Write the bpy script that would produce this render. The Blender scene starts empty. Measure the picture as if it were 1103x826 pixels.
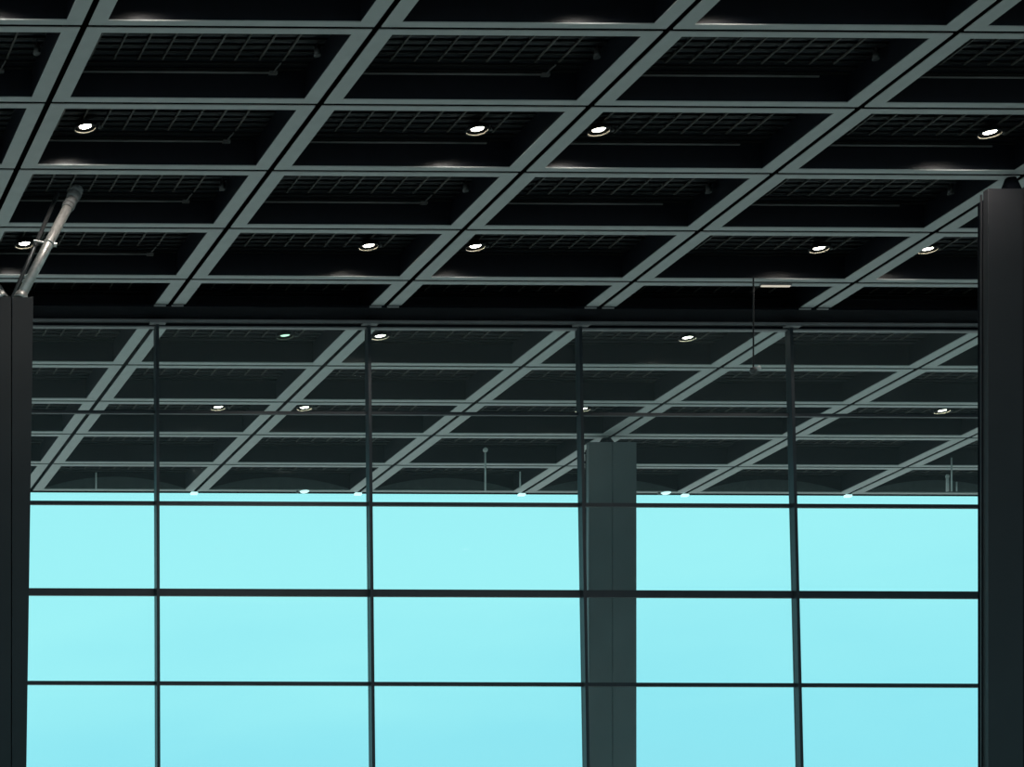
import bpy, bmesh, math
from mathutils import Vector, Matrix

C = bpy.context.scene.collection
EYE = 1.6                                    # eye height above the hall floor

# ------------------------------------------------------------------ camera
W_PX, H_PX, F_PX = 1103, 826, 2200.0
PPX, PPY = -418.85, 1164.10
YAW, PIT, ROL = -0.01188, 0.00158, 0.00068

def mat3(a, ax):
    return Matrix.Rotation(a, 3, ax)

def cam_basis():
    B = Matrix(((1, 0, 0), (0, 0, -1), (0, 1, 0)))
    c, s = math.cos(ROL), math.sin(ROL)
    Rr = Matrix(((c, -s, 0), (s, c, 0), (0, 0, 1)))
    c, s = math.cos(PIT), math.sin(PIT)
    Rx = Matrix(((1, 0, 0), (0, c, -s), (0, s, c)))
    c, s = math.cos(YAW), math.sin(YAW)
    Rz = Matrix(((c, -s, 0), (s, c, 0), (0, 0, 1)))
    return Rr @ B @ Rx.transposed() @ Rz.transposed()      # rows: right, down, forward

R = cam_basis()
cd = bpy.data.cameras.new('camera')
cam = bpy.data.objects.new('camera', cd)
C.objects.link(cam)
right, down, fwd = Vector(R[0]), Vector(R[1]), Vector(R[2])
rm = Matrix((right, -down, -fwd)).transposed()
cam.matrix_world = Matrix.Translation((0, 0, EYE)) @ rm.to_4x4()
cd.sensor_width = 36
cd.sensor_fit = 'HORIZONTAL'
cd.lens = 36 * F_PX / W_PX
cd.shift_x = (W_PX / 2 - PPX) / W_PX
cd.shift_y = (PPY - H_PX / 2) / W_PX
cd.clip_end = 3000
bpy.context.scene.camera = cam

def proj(p):                                  # world point -> pixel (used only to count what is in view)
    q = R @ (Vector(p) - Vector((0, 0, EYE)))
    return PPX + F_PX * q.x / q.z, PPY + F_PX * q.y / q.z

# ------------------------------------------------------------------ materials
def new_mat(name):
    m = bpy.data.materials.new(name)
    m.use_nodes = True
    nt = m.node_tree
    return m, nt, nt.nodes['Principled BSDF']

def pmat(name, col, rough=0.6, metal=0.0, spec=0.5, var=0.12, scale=3.0):
    m, nt, b = new_mat(name)
    tc = nt.nodes.new('ShaderNodeTexCoord')
    nz = nt.nodes.new('ShaderNodeTexNoise')
    nz.inputs['Scale'].default_value = scale
    nz.inputs['Detail'].default_value = 4
    rp = nt.nodes.new('ShaderNodeValToRGB')
    rp.color_ramp.elements[0].position = 0.3
    rp.color_ramp.elements[1].position = 0.7
    rp.color_ramp.elements[0].color = (*[c * (1 - var) for c in col], 1)
    rp.color_ramp.elements[1].color = (*[min(1, c * (1 + var)) for c in col], 1)
    nt.links.new(tc.outputs['Object'], nz.inputs['Vector'])
    nt.links.new(nz.outputs['Fac'], rp.inputs['Fac'])
    nt.links.new(rp.outputs['Color'], b.inputs['Base Color'])
    b.inputs['Roughness'].default_value = rough
    b.inputs['Metallic'].default_value = metal
    b.inputs['Specular IOR Level'].default_value = spec
    return m

def emat(name, col, strength):
    m, nt, b = new_mat(name)
    b.inputs['Base Color'].default_value = (*col, 1)
    b.inputs['Emission Color'].default_value = (*col, 1)
    b.inputs['Emission Strength'].default_value = strength
    return m

def glass_mat():
    m, nt, b = new_mat('facade glass')
    nt.nodes.remove(b)
    out = nt.nodes['Material Output']
    tr = nt.nodes.new('ShaderNodeBsdfTransparent')
    tr.inputs['Color'].default_value = (0.93, 0.985, 0.975, 1)
    gl = nt.nodes.new('ShaderNodeBsdfGlossy')
    gl.inputs['Roughness'].default_value = 0.02
    gl.inputs['Color'].default_value = (0.9, 1, 0.97, 1)
    fr = nt.nodes.new('ShaderNodeFresnel')
    fr.inputs['IOR'].default_value = 1.02   # coated, low-reflection glazing
    mx = nt.nodes.new('ShaderNodeMixShader')
    nt.links.new(fr.outputs['Fac'], mx.inputs['Fac'])
    nt.links.new(tr.outputs['BSDF'], mx.inputs[1])
    nt.links.new(gl.outputs['BSDF'], mx.inputs[2])
    # a thin film of dust on the pane scatters a little daylight
    tl = nt.nodes.new('ShaderNodeBsdfTranslucent')
    tl.inputs['Color'].default_value = (0.8, 0.9, 0.9, 1)
    tc = nt.nodes.new('ShaderNodeTexCoord')
    nz = nt.nodes.new('ShaderNodeTexNoise')
    nz.inputs['Scale'].default_value = 0.6
    mr = nt.nodes.new('ShaderNodeMapRange')
    mr.inputs['To Min'].default_value = DUST * 0.8
    mr.inputs['To Max'].default_value = DUST * 1.2
    nt.links.new(tc.outputs['Object'], nz.inputs['Vector'])
    nt.links.new(nz.outputs['Fac'], mr.inputs['Value'])
    m2 = nt.nodes.new('ShaderNodeMixShader')
    nt.links.new(mr.outputs['Result'], m2.inputs['Fac'])
    nt.links.new(mx.outputs['Shader'], m2.inputs[1])
    nt.links.new(tl.outputs['BSDF'], m2.inputs[2])
    nt.links.new(m2.outputs['Shader'], out.inputs['Surface'])
    return m

DUST = 0.020
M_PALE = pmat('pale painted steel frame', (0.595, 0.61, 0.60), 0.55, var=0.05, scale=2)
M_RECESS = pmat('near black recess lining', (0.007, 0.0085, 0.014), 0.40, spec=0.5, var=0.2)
M_CARRIER = pmat('grey grille carrier', (0.105, 0.095, 0.085), 0.5, var=0.4, scale=1.2)
M_BLADE = pmat('dark grille blade', (0.011, 0.0115, 0.011), 0.6, spec=0.3, var=0.3, scale=1.5)
M_DECK = pmat('black roof deck', (0.004, 0.004, 0.005), 0.8, spec=0.2)
M_HEADER = pmat('black gloss header', (0.006, 0.007, 0.010), 0.8, spec=0.05, var=0.2)
M_RAIL = pmat('dark grey rail', (0.26, 0.255, 0.26), 0.45, var=0.1)
M_MULL = pmat('dark slate mullion', (0.030, 0.038, 0.046), 0.4, spec=0.5, var=0.1)
M_COL = pmat('dark grey column cladding', (0.027, 0.026, 0.0285), 0.5, var=0.12, scale=0.7)
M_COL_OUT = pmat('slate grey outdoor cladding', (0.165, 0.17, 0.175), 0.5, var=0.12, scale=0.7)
M_COL_LEFT = pmat('charcoal column cladding', (0.029, 0.029, 0.031), 0.5, var=0.12, scale=0.7)
M_STEEL = pmat('galvanised steel strut', (0.62, 0.59, 0.55), 0.40, metal=0.55, var=0.2, scale=6)
M_DSTEEL = pmat('dark steel rod', (0.10, 0.10, 0.10), 0.4, metal=0.5, var=0.2, scale=5)
M_PIPE = pmat('grey conduit', (0.20, 0.195, 0.19), 0.5, var=0.4, scale=0.9)
M_ROD = pmat('pale metal and mast reflection', (0.75, 0.76, 0.74), 0.4, var=0.05)
M_HOUSING = pmat('black lamp housing', (0.006, 0.006, 0.007), 0.5)
M_LIP = pmat('cream lamp lip', (0.32, 0.29, 0.23), 0.4)
M_ARCH = pmat('grey green light arc', (0.10, 0.115, 0.115), 0.6)
M_FLOOR = pmat('light grey stone floor', (0.46, 0.44, 0.41), 0.5, var=0.06, scale=0.5)
M_GROUND = pmat('pale concrete forecourt', (0.47, 0.46, 0.44), 0.8, var=0.06, scale=0.2)
M_LENS = emat('lit lamp lens', (1.0, 0.96, 0.82), 22.0)
M_LENSG = emat('lit lamp lens greenish', (0.62, 1.0, 0.74), 1.2)
M_BATTEN = emat('warm lit batten', (1.0, 0.88, 0.72), 0.5)
M_GLASS = glass_mat()

# ------------------------------------------------------------------ mesh helpers
def box(bm, x0, x1, y0, y1, z0, z1):
    v = [bm.verts.new((x, y, z)) for z in (z0, z1) for y in (y0, y1) for x in (x0, x1)]
    for f in ((0, 2, 3, 1), (4, 5, 7, 6), (0, 1, 5, 4), (2, 6, 7, 3), (0, 4, 6, 2), (1, 3, 7, 5)):
        bm.faces.new([v[i] for i in f])
    return v

def tube(bm, a, b, r, n=12, r2=None):
    a, b = Vector(a), Vector(b)
    d = (b - a).normalized()
    u = d.orthogonal().normalized()
    w = d.cross(u)
    r2 = r if r2 is None else r2
    ra, rb = [], []
    for k in range(n):
        t = 2 * math.pi * k / n
        o = u * math.cos(t) + w * math.sin(t)
        ra.append(bm.verts.new(a + o * r))
        rb.append(bm.verts.new(b + o * r2))
    for k in range(n):
        f = bm.faces.new((ra[k], ra[(k + 1) % n], rb[(k + 1) % n], rb[k]))
        f.smooth = n > 8
    bm.faces.new(list(reversed(ra)))
    bm.faces.new(rb)

def lathe(bm, prof, n=28, closed=False):
    rings = []
    for r, z in prof:
        rings.append([bm.verts.new((r * math.cos(2 * math.pi * k / n), r * math.sin(2 * math.pi * k / n), z)) for k in range(n)])
    m = len(rings)
    for i in range(m if closed else m - 1):
        A, B = rings[i], rings[(i + 1) % m]
        for k in range(n):
            f = bm.faces.new((A[k], A[(k + 1) % n], B[(k + 1) % n], B[k]))
            f.smooth = True
    if not closed:
        for rg in (rings[0], rings[-1]):
            try:
                bm.faces.new(rg)
            except ValueError:
                pass

def obj(name, bm, m, parent=None, loc=(0, 0, 0)):
    bmesh.ops.recalc_face_normals(bm, faces=bm.faces)
    me = bpy.data.meshes.new(name)
    bm.to_mesh(me)
    bm.free()
    me.materials.append(m)
    o = bpy.data.objects.new(name, me)
    C.objects.link(o)
    o.location = loc
    if parent:
        o.parent = parent
    return o

def bevel(bm, w, seg=2):
    bmesh.ops.bevel(bm, geom=list(bm.edges), offset=w, segments=seg, affect='EDGES', profile=0.5)

def empty(name, loc=(0, 0, 0)):
    o = bpy.data.objects.new(name, None)
    o.empty_display_size = 0.2
    C.objects.link(o)
    o.location = loc
    return o

def tag(o, label, cat, group=None):
    o['label'] = label
    o['category'] = cat
    o['kind'] = 'thing'
    if group:
        o['group'] = group
    return o

def struct(o):
    o['kind'] = 'structure'
    return o

def dup(root, loc):
    r = root.copy()
    C.objects.link(r)
    r.location = loc
    for ch in root.children:
        c = ch.copy()
        C.objects.link(c)
        c.parent = r
        for g in ch.children:
            d = g.copy()
            C.objects.link(d)
            d.parent = c
    return r

# ------------------------------------------------------------------ the roof grid
HC = 22.511 + EYE                             # underside of the panels
X0, Y0, MX, MY = 10.571, 43.309, 6.25, 3.3961
def LX(i): return X0 + MX * i
def RY(j): return Y0 + MY * j
Y_EDGE = RY(10)
YF_TOP, Z_TOP = 59.95, 22.3 + EYE             # facade plane leans inwards towards its foot
def YF(z): return YF_TOP - (Z_TOP - z) * 0.065
def XF(i, z): return LX(i) - 0.08 - (Z_TOP - z) * 0.015
HEAD_IN = 58.72

# ------------------------------------------------------------------ setting: floor, ground, deck
bm = bmesh.new(); box(bm, -60, 110, -40, YF(0) + 0.3, -0.3, 0)
struct(obj('floor', bm, M_FLOOR))
bm = bmesh.new(); box(bm, -500, 600, -450, 900, -0.6, -0.31)
struct(obj('ground', bm, M_GROUND))
bm = bmesh.new(); box(bm, -45, 100, -30, Y_EDGE + 0.02, HC + 0.72, HC + 1.1)
struct(obj('ceiling', bm, M_DECK))
bm = bmesh.new(); box(bm, -45, 100, Y_EDGE + 0.03, Y_EDGE + 0.15, HC - 0.01, HC + 1.1)
struct(obj('trim_1', bm, M_HEADER))           # outer fascia of the canopy

# header beam above the glass, its rails and small pale bars added as the roof strips' reflection
bm = bmesh.new(); box(bm, -12, 72, HEAD_IN, HEAD_IN + 0.12, HC - 0.06, HC - 0.002); box(bm, -12, 72, HEAD_IN + 0.12, 59.79, HC - 0.02, HC - 0.002); box(bm, -12, 72, 59.765, 59.79, HC - 0.002, HC + 0.70)
head = struct(obj('trim_2', bm, M_HEADER))
for i in range(-1, 8):
    for s in (-1, 1):
        bm = bmesh.new()
        xc = LX(i) + s * 0.255 - 0.05
        box(bm, xc - 0.17, xc + 0.17, HEAD_IN - 0.03, HEAD_IN - 0.002, HC - 0.06, HC - 0.018)
        obj('strip_reflection', bm, M_RAIL, head)
bm = bmesh.new(); box(bm, -12, 72, 59.80, 59.98, HC - 0.10, HC + 0.02); bevel(bm, 0.012)
struct(obj('trim_3', bm, M_RAIL))
bm = bmesh.new(); box(bm, -12, 72, 59.86, 60.0, HC - 0.235, HC - 0.195)
struct(obj('trim_4', bm, M_RAIL))
bm = bmesh.new(); box(bm, -12, 72, 59.90, 60.1, HC - 0.195, HC + 0.7)
struct(obj('trim_5', bm, M_HEADER))

# ------------------------------------------------------------------ the glass wall: one window per bay
TR = [(HC - 0.23, 0.02), (19.74 + EYE, 0.085), (17.02 + EYE, 0.11), (14.37 + EYE, 0.21), (11.68 + EYE, 0.11),
      (9.0 + EYE, 0.11), (6.3 + EYE, 0.21), (3.6 + EYE, 0.11), (0.9 + EYE, 0.11), (0.1, 0.2)]

def sheared_box(bm, corners_lo, corners_hi):
    lo = [bm.verts.new(p) for p in corners_lo]
    hi = [bm.verts.new(p) for p in corners_hi]
    bm.faces.new(list(reversed(lo))); bm.faces.new(hi)
    for k in range(4):
        bm.faces.new((lo[k], lo[(k + 1) % 4], hi[(k + 1) % 4], hi[k]))

def fac_box(bm, xa, xb, za, zb, d0, d1):
    # xa, xb: functions of z; d0 < d1: offsets from the glass plane (negative = into the hall)
    def ring(z):
        return [(xa(z), YF(z) + d0, z), (xb(z), YF(z) + d0, z), (xb(z), YF(z) + d1, z), (xa(z), YF(z) + d1, z)]
    sheared_box(bm, ring(za), ring(zb))

wn = 0
for i in range(-2, 9):
    wn += 1
    w = struct(empty('window_%d' % wn, (0, 0, 0)))
    bm = bmesh.new()
    fac_box(bm, lambda z: XF(i, z) - 0.045, lambda z: XF(i, z) + 0.045, 0.0, HC - 0.14, -0.20, 0.06)
    mu = obj('mullion', bm, M_MULL, w)
    bm = bmesh.new()
    zt = HC - 0.165
    box(bm, XF(i, zt) - 0.23, XF(i, zt) + 0.23, 59.62, 59.80, zt - 0.025, zt + 0.025)
    obj('bracket', bm, M_RAIL, mu)
    for k in range(len(TR)):
        z, t = TR[k]
        if k:
            bm = bmesh.new()
            fac_box(bm, lambda zz: XF(i, zz) + 0.045, lambda zz: XF(i + 1, zz) - 0.045, z - t / 2, z + t / 2, -0.05, 0.05)
            obj('transom', bm, M_MULL, w)
        if k + 1 < len(TR):
            zb = TR[k + 1][0] + TR[k + 1][1] / 2
            bm = bmesh.new()
            fac_box(bm, lambda zz: XF(i, zz) + 0.045, lambda zz: XF(i + 1, zz) - 0.045, zb, z - t / 2, -0.012, 0.012)
            obj('pane', bm, M_GLASS, w)

# ------------------------------------------------------------------ roof panels
GX, GY = 0.075, 0.062                        # half of the dark joints
SX, SY = 0.36, 0.19                          # pale strip widths
RZ = 0.64                                    # recess height

def panel_proto(name, y_far, far_strip, conduit_end, hook, speaker, arch):
    """A roof panel: origin at the middle of its full bay, on the underside."""
    root = empty(name)
    ox, oy = MX / 2 - GX, MY / 2 - GY
    ix, iy = ox - SX, oy - SY
    yf = y_far
    yif = yf - far_strip
    bm = bmesh.new()
    o = [(-ox, -oy), (ox, -oy), (ox, yf), (-ox, yf)]
    n = [(-ix, -iy), (ix, -iy), (ix, yif), (-ix, yif)]
    vs = {}
    for z in (0, 0.025):
        for tagn, ps in (('o', o), ('n', n)):
            for k, (x, y) in enumerate(ps):
                vs[tagn, k, z] = bm.verts.new((x, y, z))
    for k in range(4):
        if k == 2 and far_strip < 0.01:
            continue                          # cut off against the header: no far strip
        q = (k + 1) % 4
        bm.faces.new((vs['o', k, 0], vs['o', q, 0], vs['n', q, 0], vs['n', k, 0]))
        bm.faces.new((vs['o', k, .025], vs['o', q, .025], vs['n', q, .025], vs['n', k, .025]))
        bm.faces.new((vs['o', k, 0], vs['o', q, 0], vs['o', q, .025], vs['o', k, .025]))
        bm.faces.new((vs['n', k, 0], vs['n', q, 0], vs['n', q, .025], vs['n', k, .025]))
    obj('frame', bm, M_PALE, root)
    if far_strip < 0.01:
        yif = 59.72 - (RY(4) + MY / 2)            # this recess runs on above the header beam
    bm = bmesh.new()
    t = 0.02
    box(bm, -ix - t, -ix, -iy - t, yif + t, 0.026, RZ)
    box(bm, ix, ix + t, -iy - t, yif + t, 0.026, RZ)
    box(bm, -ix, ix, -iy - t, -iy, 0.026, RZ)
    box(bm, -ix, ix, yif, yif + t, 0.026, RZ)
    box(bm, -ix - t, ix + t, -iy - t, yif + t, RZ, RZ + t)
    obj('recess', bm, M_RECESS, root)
    # grille under the recess top
    bm = bmesh.new()
    y = -iy + 0.13
    while y < yif - 0.1:
        box(bm, -ix + 0.02, ix - 0.02, y - 0.045, y + 0.045, RZ - 0.035, RZ - 0.01)
        y += 0.265
    gr = obj('grille', bm, M_BLADE, root)
    bm = bmesh.new()
    k = 0
    x = -ix + 0.30
    while x < ix - 0.15:
        box(bm, x - 0.019, x + 0.019, -iy + 0.02, yif - 0.62, RZ - 0.075, RZ - 0.036)
        x += 0.548
    box(bm, -ix + 0.1, ix - 0.1, -iy + 0.02, -iy + 0.05, RZ - 0.06, RZ - 0.04)
    obj('carrier_bars', bm, M_CARRIER, gr)
    # conduit along the far wall
    if conduit_end:
        bm = bmesh.new()
        tube(bm, (-ix + 0.05, yif - 0.05, RZ - 0.06), (conduit_end, yif - 0.05, RZ - 0.06), 0.024, 8)
        if hook:
            tube(bm, (conduit_end, yif - 0.05, RZ - 0.06), (conduit_end + 0.05, yif - 0.45, RZ - 0.03), 0.02, 8)
            box(bm, conduit_end - 0.09, conduit_end + 0.09, yif - 0.10, yif - 0.01, RZ - 0.10, RZ - 0.03)
        obj('conduit', bm, M_PIPE, root)
    if speaker:
        bm = bmesh.new()
        tube(bm, (2.52, 0.15, 0.34), (2.52, 0.15, 0.55), 0.08, 12, 0.06)
        tube(bm, (2.52, 0.15, 0.54), (2.52, 0.15, RZ), 0.015, 6)
        obj('loudspeaker', bm, M_DSTEEL, root)
    if arch:  # arch added for a soft reflected arc, its light put into the colour
        bm = bmesh.new()
        N = 24
        top = [((-1 + 2 * k / N) * (ix - 0.05), 0.05 + 0.42 * (1 - (-1 + 2 * k / N) ** 2)) for k in range(N + 1)]
        prev = None
        for x, z in top:
            c = [bm.verts.new((x, yy, zz)) for yy in (yif - 0.05, yif - 0.01) for zz in (0.03, z)]
            if prev:
                bm.faces.new((prev[0], c[0], c[1], prev[1])); bm.faces.new((prev[2], prev[3], c[3], c[2]))
                bm.faces.new((prev[1], c[1], c[3], prev[3])); bm.faces.new((prev[0], prev[2], c[2], c[0]))
            else:
                bm.faces.new((c[0], c[1], c[3], c[2]))
            prev = c
        bm.faces.new((prev[0], prev[2], prev[3], prev[1]))
        obj('light_arc', bm, M_ARCH, root)
    return root

OY = MY / 2 - GY
PROTO = {}
def proto(kind):
    if kind not in PROTO:
        a = {'hook': (OY, SY, 1.95, True, False, False),
             'speaker': (OY, SY, 2.0, False, True, False),
             'both': (OY, SY, 1.95, True, True, False),
             'plain': (OY, SY, 2.1, False, False, False),
             'bare': (OY, SY, 0, False, False, False),
             'short': (HEAD_IN - 0.02 - (RY(4) + MY / 2), 0.004, 0, False, False, False),
             'edge': (OY, SY, 0, False, False, True)}[kind]
        PROTO[kind] = panel_proto('roof_coffer', *a)
        return PROTO[kind], True
    return PROTO[kind], False

def in_view(i, j, m=0.0):
    xa, xb, ya, yb = LX(i) + GX, LX(i + 1) - GX, RY(j) + GY, RY(j + 1) - GY
    n = 0
    for a in range(41):
        for b in range(21):
            u, v = proj((xa + (xb - xa) * a / 40, ya + (yb - ya) * b / 20, HC))
            lo, hi = (36, 1063) if v > 320 else (0, 1063 if v > 205 else 1103)
            if lo - m < u < hi + m and -m < v < 826:
                if j >= 5 and v < 354: continue
                n += 1
    return n

ORD = ['first', 'second', 'third', 'fourth', 'fifth', 'sixth', 'seventh', 'eighth']
ROWS = {4: 'lowest row above the header beam', 3: 'second row above the header beam', 2: 'third row above the header beam',
        1: 'fourth row above the header beam', 0: 'fifth row above the header beam', -1: 'topmost row, cut by the picture edge',
        5: 'top row seen through the glass', 6: 'second row seen through the glass', 7: 'third row seen through the glass',
        8: 'fourth row seen through the glass', 9: 'outermost row seen through the glass'}
for j in range(-1, 10):
    idx = 0
    for i in range(-2, 9):
        vis = in_view(i, j)
        if not vis and not in_view(i, j, 90):
            continue
        if j == 4: kind = 'short'
        elif j == 9: kind = 'edge'
        elif j > 4: kind = 'bare'
        elif j in (0, 2): kind = 'both' if i <= 1 else 'speaker'
        elif j in (1, 3): kind = 'hook' if i == 0 else ('plain' if j == 1 else 'bare')
        else: kind = 'plain'
        p, fresh = proto(kind)
        loc = (LX(i) + MX / 2, RY(j) + MY / 2, HC)
        if fresh: p.location = loc
        else: p = dup(p, loc)
        if vis > 3:
            where = 'leftmost' if idx == 0 else ORD[idx] + ' from left'
            tag(p, 'dark gridded roof coffer, %s in the %s' % (where, ROWS[j]), 'roof coffer', 'pale framed roof coffers')
            idx += 1
        else:
            tag(p, 'dark gridded roof coffer just outside the picture', 'roof coffer', 'roof coffers outside the picture')

# ------------------------------------------------------------------ downlights
def lamp_proto(lens_mat):
    root = empty('downlight')
    bm = bmesh.new()
    lathe(bm, [(0.0001, 0.105), (0.15, 0.105), (0.19, 0.08), (0.19, 0.005), (0.152, 0.005), (0.152, 0.03), (0.0001, 0.03)], 28)
    obj('housing', bm, M_HOUSING, root)
    bm = bmesh.new()
    lathe(bm, [(0.0001, 0.0), (0.10, 0.0), (0.14, 0.012), (0.14, 0.028), (0.0001, 0.028)], 28)
    obj('lens', bm, lens_mat, root)
    bm = bmesh.new()
    lathe(bm, [(0.240, -0.050), (0.246, -0.050), (0.246, -0.02), (0.240, -0.02)], 32, closed=True)
    obj('rim', bm, M_LIP, root)
    bm = bmesh.new()
    lathe(bm, [(0.247, -0.058), (0.265, -0.058), (0.265, 0.03), (0.247, 0.03)], 32, closed=True)
    obj('collar', bm, M_HOUSING, root)
    bm = bmesh.new()
    tube(bm, (0, 0, 0.10), (0, 0, 0.118), 0.05, 8)
    obj('stem', bm, M_PIPE, root)
    bm = bmesh.new()
    lathe(bm, [(0.0001, -0.03), (0.035, -0.025), (0.04, 0.02), (0.012, 0.05), (0.012, 0.118), (0.0001, 0.118)], 12)
    obj('sensor', bm, M_PIPE, root, (0.34, 0.02, 0))
    return root

FR = {-1: .70, 0: .21, 1: .715, 2: .183, 3: .694, 4: .172, 5: .655}
LAMPS = {(0, 1): 'lit white downlight, leftmost in the fourth panel row above the header beam',
         (1, 1): 'lit downlight, second from left in the fourth panel row above the header beam',
         (2, 1): 'lit white downlight right of the long strip, third in the fourth panel row up',
         (3, 1): 'lit downlight near the right edge, just above the right column top',
         (0, 3): 'small lit downlight beside the steel strut at the left edge',
         (1, 3): 'lit downlight, second from left in the second panel row above the header beam',
         (2, 3): 'lit downlight, third from left in the second panel row above the header beam',
         (3, 3): 'lit downlight, second from right in the second panel row above the header beam',
         (4, 3): 'small lit downlight touching the pale strip left of the right column',
         (1, 5): 'greenish lit downlight, leftmost in the top row behind the glass',
         (2, 5): 'lit downlight just right of the second mullion, top row behind the glass',
         (3, 5): 'lit downlight, rightmost in the top row behind the glass',
         (1, 7): 'lit downlight, leftmost in the lower lamp row behind the glass',
         (2, 7): 'lit downlight, second from left in the lower lamp row behind the glass',
         (3, 7): 'lit downlight half hidden behind the third mullion',
         (5, 7): 'lit downlight near the right column, in the lower lamp row behind glass'}
white = None
for (i, j), lab in LAMPS.items():
    loc = (LX(i) + FR[i] * MX, RY(j) + (0.555 if j < 4 else 0.52 if j == 5 else 0.46) * MY, HC + 0.445)
    loc = (loc[0] + 0.094 * loc[0] / loc[2] * 1.07, loc[1] + 0.094 * loc[1] / 22.86, loc[2])
    if (i, j) == (1, 5):
        l = lamp_proto(M_LENSG); l.location = loc
    elif white is None:
        white = l = lamp_proto(M_LENS); l.location = loc
    else:
        l = dup(white, loc)
    tag(l, lab, 'downlight', 'downlights in the roof panels')
for i in (-1, 0, 1, 2, 3):                    # the row just above the picture: only its gleam on the panels shows
    l = dup(white, (LX(i) + FR[i] * MX, RY(-1) + 0.615 * MY, HC + 0.445))
    tag(l, 'lit downlight above the top edge of the picture', 'downlight', 'downlights above the picture')

def beam(x, y, z, watts):                     # the light a lit hall downlight throws down
    ld = bpy.data.lights.new('downlight beam', 'SPOT')
    ld.energy = watts
    ld.color = (1.0, 0.94, 0.88)
    ld.spot_size = math.radians(156)
    ld.spot_blend = 0.5
    ld.shadow_soft_size = 0.14
    lo = bpy.data.objects.new('downlight beam', ld)
    C.objects.link(lo)
    lo.location = (x, y, z)
for (i, j) in LAMPS:
    if j < 5:
        beam(LX(i) + FR[i] * MX, RY(j) + 0.615 * MY, HC + 0.42, 320.0 if j == 1 else 150.0)
for i in (-1, 0, 1, 2, 3):
    beam(LX(i) + FR[i] * MX, RY(-1) + 0.615 * MY, HC + 0.42, 280.0)

# small white lights under the outer edge of the canopy, one at each strip end
EL = [(2, 'small white edge light at the canopy edge, leftmost of the row'),
      (3, 'small white edge light at the canopy edge, left of the second mullion'),
      (4, 'small white edge light at the canopy edge, left of the outside column'),
      (5, 'small white edge light at the canopy edge, right of the outside column'),
      (6, 'small white edge light at the canopy edge, rightmost of the row')]
ep = None
M_EDGE = emat('white edge lens', (0.75, 1.0, 1.0), 1.0)
for i, lab in EL:
    loc = (LX(i) - 0.08, Y_EDGE - 0.05, HC - 0.10)
    if ep is None:
        ep = empty('edge_light')
        bm = bmesh.new(); box(bm, -0.09, 0.17, -0.08, 0.08, -0.02, 0.07); bevel(bm, 0.02)
        obj('lens', bm, M_EDGE, ep)
        bm = bmesh.new(); box(bm, -0.03, 0.03, -0.03, 0.03, 0.07, 0.10)
        obj('mount', bm, M_RAIL, ep)
        l = ep; l.location = loc
    else:
        l = dup(ep, loc)
    tag(l, lab, 'light', 'edge lights under the canopy edge')
for x, lab in ((27.2, 'small white oval lamp at the canopy edge, left of the second mullion, alone mid bay'),
               (41.0, 'small white oval lamp at canopy edge close right of the outside column')):
    l = empty('canopy_lamp', (x, Y_EDGE - 0.16, HC - 0.018))
    bm = bmesh.new(); lathe(bm, [(0.0001, -0.05), (0.12, -0.04), (0.17, 0.0), (0.16, 0.015), (0.0001, 0.015)], 20)
    obj('lens', bm, M_EDGE, l)
    bm = bmesh.new(); tube(bm, (-0.27, 0, -0.06), (-0.27, 0, 0.016), 0.05, 10)
    obj('sensor', bm, M_PIPE, l)
    tag(l, lab, 'lamp')

# ------------------------------------------------------------------ columns
def at(u, v, y):                              # where the sight line through a pixel meets depth y (placing the fittings)
    d = Vector(((u - PPX) / F_PX, (v - PPY) / F_PX, 1.0))
    w = R.transposed() @ d
    w = w * (y / w.y)
    return Vector((w.x, w.y, w.z + EYE))

def column(xl, xr, yfront, zbot, ztop, head, mat, label, taper=0.0):
    """A clad column: broad front cladding with a centre joint, a narrower core behind."""
    w = xr - xl
    c = empty('roof_column', ((xl + xr) / 2, yfront + 0.35, 0.0))
    cl = None
    for sgn in (-1, 1):
        bm = bmesh.new()
        a0, b0 = 0.012, w / 2
        def ring(z, t):
            xs = (sgn * a0, sgn * (b0 - t))
            return [(xs[0], -0.35, z), (xs[1], -0.35, z), (xs[1], -0.17, z), (xs[0], -0.17, z)]
        sheared_box(bm, ring(zbot, taper), ring(ztop, 0))
        bmesh.ops.recalc_face_normals(bm, faces=bm.faces)
        bevel(bm, 0.006)
        obj('cladding', bm, mat, c)
    bm = bmesh.new(); box(bm, -w * 0.36, w * 0.36, -0.165, 0.40, zbot, ztop - 0.05); bevel(bm, 0.02)
    obj('core', bm, M_HEADER, c)
    if head:
        bm = bmesh.new()
        tube(bm, (0, 0.1, ztop - 0.05), (0, 0.1, HC - 0.03), head, 20, head * 0.4)
        obj('head', bm, M_HEADER, c)
    return tag(c, label, 'column')

yo = RY(8) - 0.35
column(at(634.2, 560, yo).x, at(685.6, 560, yo).x, yo, -0.3, at(660, 476, yo).z, 0.35, M_COL_OUT,
       'dark slate column outside, seen through the glass right of the third mullion')
yr = RY(2) - 0.35
xl = at(1064.5, 500, yr).x
rc = column(xl, xl + 1.75, yr, 0.0, at(1080, 203, yr).z, 0.30, M_COL, 'dark brown grey column cut by the right edge of the picture')
bm = bmesh.new(); box(bm, -0.92, -0.89, -0.16, -0.12, 0, at(1080, 206, yr).z)
obj('edge_trim', bm, M_COL, rc)
yl = RY(2) - 0.75
zt = at(20, 320, yl).z
xr_ = at(36, 330, yl).x
lc = column(xr_ - 1.06, xr_, yl, 0.0, zt, 0, M_COL_LEFT, 'dark grey column at the left edge with steel struts on top', taper=0.30)
def loc_of(u, v, y):                          # strut ends in the column's own frame
    return at(u, v, y) - Vector(lc.location)
yb = RY(2) + 1.0
b0 = at(83, 195, yb) - lc.location
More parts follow.
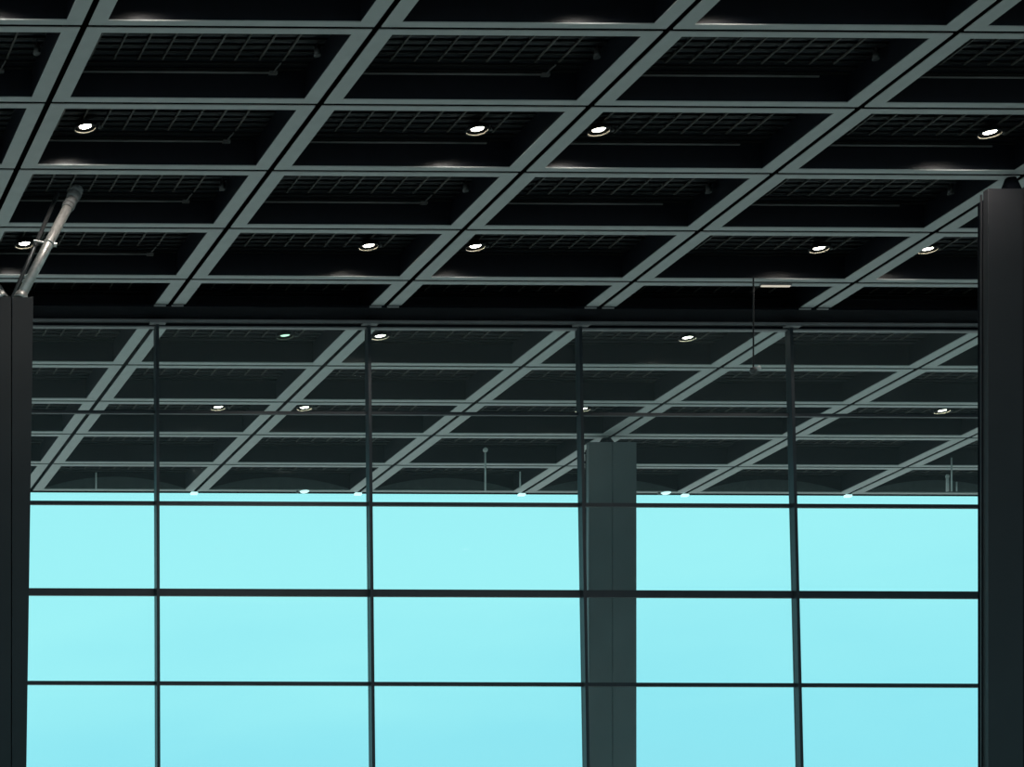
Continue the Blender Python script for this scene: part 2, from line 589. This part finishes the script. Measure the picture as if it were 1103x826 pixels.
r0 = at(62, 197, yb + 0.25) - lc.location
for sgn in (1, -1):
    a = Vector((sgn * 0.20, -0.22, zt - 0.03)); b = Vector((sgn * b0.x, b0.y, min(b0.z, HC - 0.05)))
    d = (b - a)
    bm = bmesh.new(); tube(bm, a, b, 0.125, 18)
    st = obj('strut', bm, M_STEEL, lc)
    bm = bmesh.new()
    tube(bm, a + d * 0.82, a + d * 0.85, 0.14, 16, 0.165)
    tube(bm, a + d * 0.85, a + d * 0.90, 0.165, 16, 0.15)
    tube(bm, a + d * 0.90, a + d * 0.95, 0.15, 16, 0.18)
    tube(bm, a + d * 0.95, a + d * 1.0, 0.18, 16, 0.16)
    obj('boot', bm, M_PIPE, st)
    bm = bmesh.new()
    p = a + d * 0.50
    tube(bm, p - d * 0.008, p + d * 0.012, 0.142, 16)
    obj('clamp', bm, M_STEEL, st)
    bm = bmesh.new()
    tube(bm, p + Vector((sgn * 0.12, -0.02, -0.02)), p + Vector((-sgn * 0.36, 0.03, 0.10)), 0.028, 8)
    tube(bm, p + Vector((sgn * 0.11, -0.02, -0.02)), p + Vector((sgn * 0.20, -0.03, -0.03)), 0.06, 8)
    obj('cross_bolt', bm, M_STEEL, st)
    bm = bmesh.new()
    tube(bm, a, a + d * 0.045, 0.16, 16)
    obj('foot', bm, M_STEEL, st)
    bm = bmesh.new()
    tube(bm, (sgn * 0.03, -0.18, zt - 0.02), (sgn * r0.x, r0.y, min(r0.z, HC - 0.05)), 0.055, 12)
    obj('rod', bm, M_DSTEEL, lc)

# ------------------------------------------------------------------ small hanging things
hc = empty('hanging_camera', (0, 0, 0))
yh = 56.55
p = at(811.5, 399, yh)
hc.location = p
bm = bmesh.new(); tube(bm, (0, 0, 0.05), (0, 0, HC - p.z), 0.022, 8)
obj('cable', bm, M_HOUSING, hc)
bm = bmesh.new(); bmesh.ops.create_uvsphere(bm, u_segments=18, v_segments=12, radius=0.10)
for f in bm.faces: f.smooth = True
obj('body', bm, M_DSTEEL, hc)
bm = bmesh.new(); tube(bm, (0.06, -0.03, 0.03), (0.16, -0.05, 0.06), 0.06, 14, 0.07)
obj('lens_barrel', bm, M_ROD, hc)
tag(hc, 'small round camera hanging on a thin cable in front of the glass', 'camera')

a, b = at(820, 307.5, RY(4) + 0.09), at(851, 307.5, RY(4) + 0.09)
ll = empty('ceiling_batten_light', ((a.x + b.x) / 2, RY(4) + 0.09, HC - 0.035))
bm = bmesh.new(); box(bm, -(b.x - a.x) / 2, (b.x - a.x) / 2, -0.035, 0.035, -0.045, -0.01); bevel(bm, 0.01)
obj('diffuser', bm, M_BATTEN, ll)
bm = bmesh.new(); box(bm, -(b.x - a.x) / 2 - 0.03, (b.x - a.x) / 2 + 0.03, -0.045, 0.045, -0.01, 0.033)
obj('tray', bm, M_RAIL, ll)
tag(ll, 'slim warm lit batten under the pale strip, above the hanging camera', 'light')

# thin pale rods added as reflections of masts in the glass
RODS = [(522.8, 482, 529, 0.03, 0.085, 'tall pale mast reflection with ball head near the canopy edge, right of second mullion'),
        (560.3, 508, 526, 0.026, 0, 'short pale mast reflection at the canopy edge beside the edge light, left of third mullion'),
        (103.5, 509, 528, 0.028, 0, 'short pale mast reflection at the canopy edge in the leftmost glass bay'),
        (1025, 493, 529, 0.026, 0, 'tallest of the three pale mast reflections at the canopy edge by the right column'),
        (1020.5, 511, 529, 0.05, 0.07, 'thick pale mast reflection with a knob, leftmost of three by the right column'),
        (1030.5, 519, 529, 0.024, 0, 'shortest of the three pale mast reflections at the canopy edge by right column')]
for u, v0, v1, r, ball, lab in RODS:
    d = at(u, v0, 60.0) - Vector((0, 0, EYE))
    y = 60.0 * (HC - 0.002 - EYE) / d.z
    p = at(u, v0, min(y, Y_EDGE - 0.3))
    q = at(u, v1, p.y)
    rt = empty('mast_reflection', p)
    L = p.z - q.z
    bm = bmesh.new(); tube(bm, (0, 0, 0), (0, 0, -L), r, 10)
    obj('rod', bm, M_ROD, rt)
    if ball:
        bm = bmesh.new(); bmesh.ops.create_uvsphere(bm, u_segments=14, v_segments=10, radius=ball)
        for f in bm.faces: f.smooth = True
        bmesh.ops.translate(bm, verts=bm.verts, vec=(0, 0, -ball))
        obj('knob', bm, M_ROD, rt)
    tag(rt, lab, 'rod', 'pale mast reflections under the canopy')

# ------------------------------------------------------------------ sky
w = bpy.data.worlds.new('World')
bpy.context.scene.world = w
w.use_nodes = True
nt = w.node_tree
bg = nt.nodes['Background']
tc = nt.nodes.new('ShaderNodeTexCoord')
sp = nt.nodes.new('ShaderNodeSeparateXYZ')
nt.links.new(tc.outputs['Generated'], sp.inputs['Vector'])
nz = nt.nodes.new('ShaderNodeTexNoise')
mp = nt.nodes.new('ShaderNodeMapping')
mp.inputs['Scale'].default_value = (4, 4, 16)
nz.inputs['Scale'].default_value = 1.6
nz.inputs['Detail'].default_value = 3
nt.links.new(tc.outputs['Generated'], mp.inputs['Vector'])
nt.links.new(mp.outputs['Vector'], nz.inputs['Vector'])
ma = nt.nodes.new('ShaderNodeMath'); ma.operation = 'MULTIPLY_ADD'
ma.inputs[1].default_value = 0.10; ma.inputs[2].default_value = -0.05
nt.links.new(nz.outputs['Fac'], ma.inputs[0])
ad = nt.nodes.new('ShaderNodeMath'); ad.operation = 'ADD'
nt.links.new(sp.outputs['Z'], ad.inputs[0])
nt.links.new(ma.outputs['Value'], ad.inputs[1])
rp = nt.nodes.new('ShaderNodeValToRGB')
cr = rp.color_ramp
cr.elements[0].position = 0.0; cr.elements[0].color = (0.29, 0.74, 0.88, 1)
cr.elements[1].position = 1.0; cr.elements[1].color = (1.15, 1.22, 1.25, 1)
for pos, col in ((0.15, (0.32, 0.84, 0.96, 1)), (0.22, (0.40, 0.94, 1.0, 1)), (0.28, (0.40, 0.94, 1.0, 1)), (0.5, (1.05, 1.18, 1.22, 1))):
    e = cr.elements.new(pos); e.color = col
nt.links.new(ad.outputs['Value'], rp.inputs['Fac'])
nt.links.new(rp.outputs['Color'], bg.inputs['Color'])
bg.inputs['Strength'].default_value = 1.0

sc = bpy.context.scene
sc.view_settings.view_transform = 'Standard'
sc.view_settings.look = 'None'
sc.view_settings.exposure = 0.0
sc.view_settings.gamma = 1.0
sc.view_settings.use_curve_mapping = False
sc.render.engine = 'CYCLES'
sc.cycles.use_denoising = True
sc.cycles.max_bounces = 12
sc.cycles.transparent_max_bounces = 24
sc.cycles.diffuse_bounces = 5
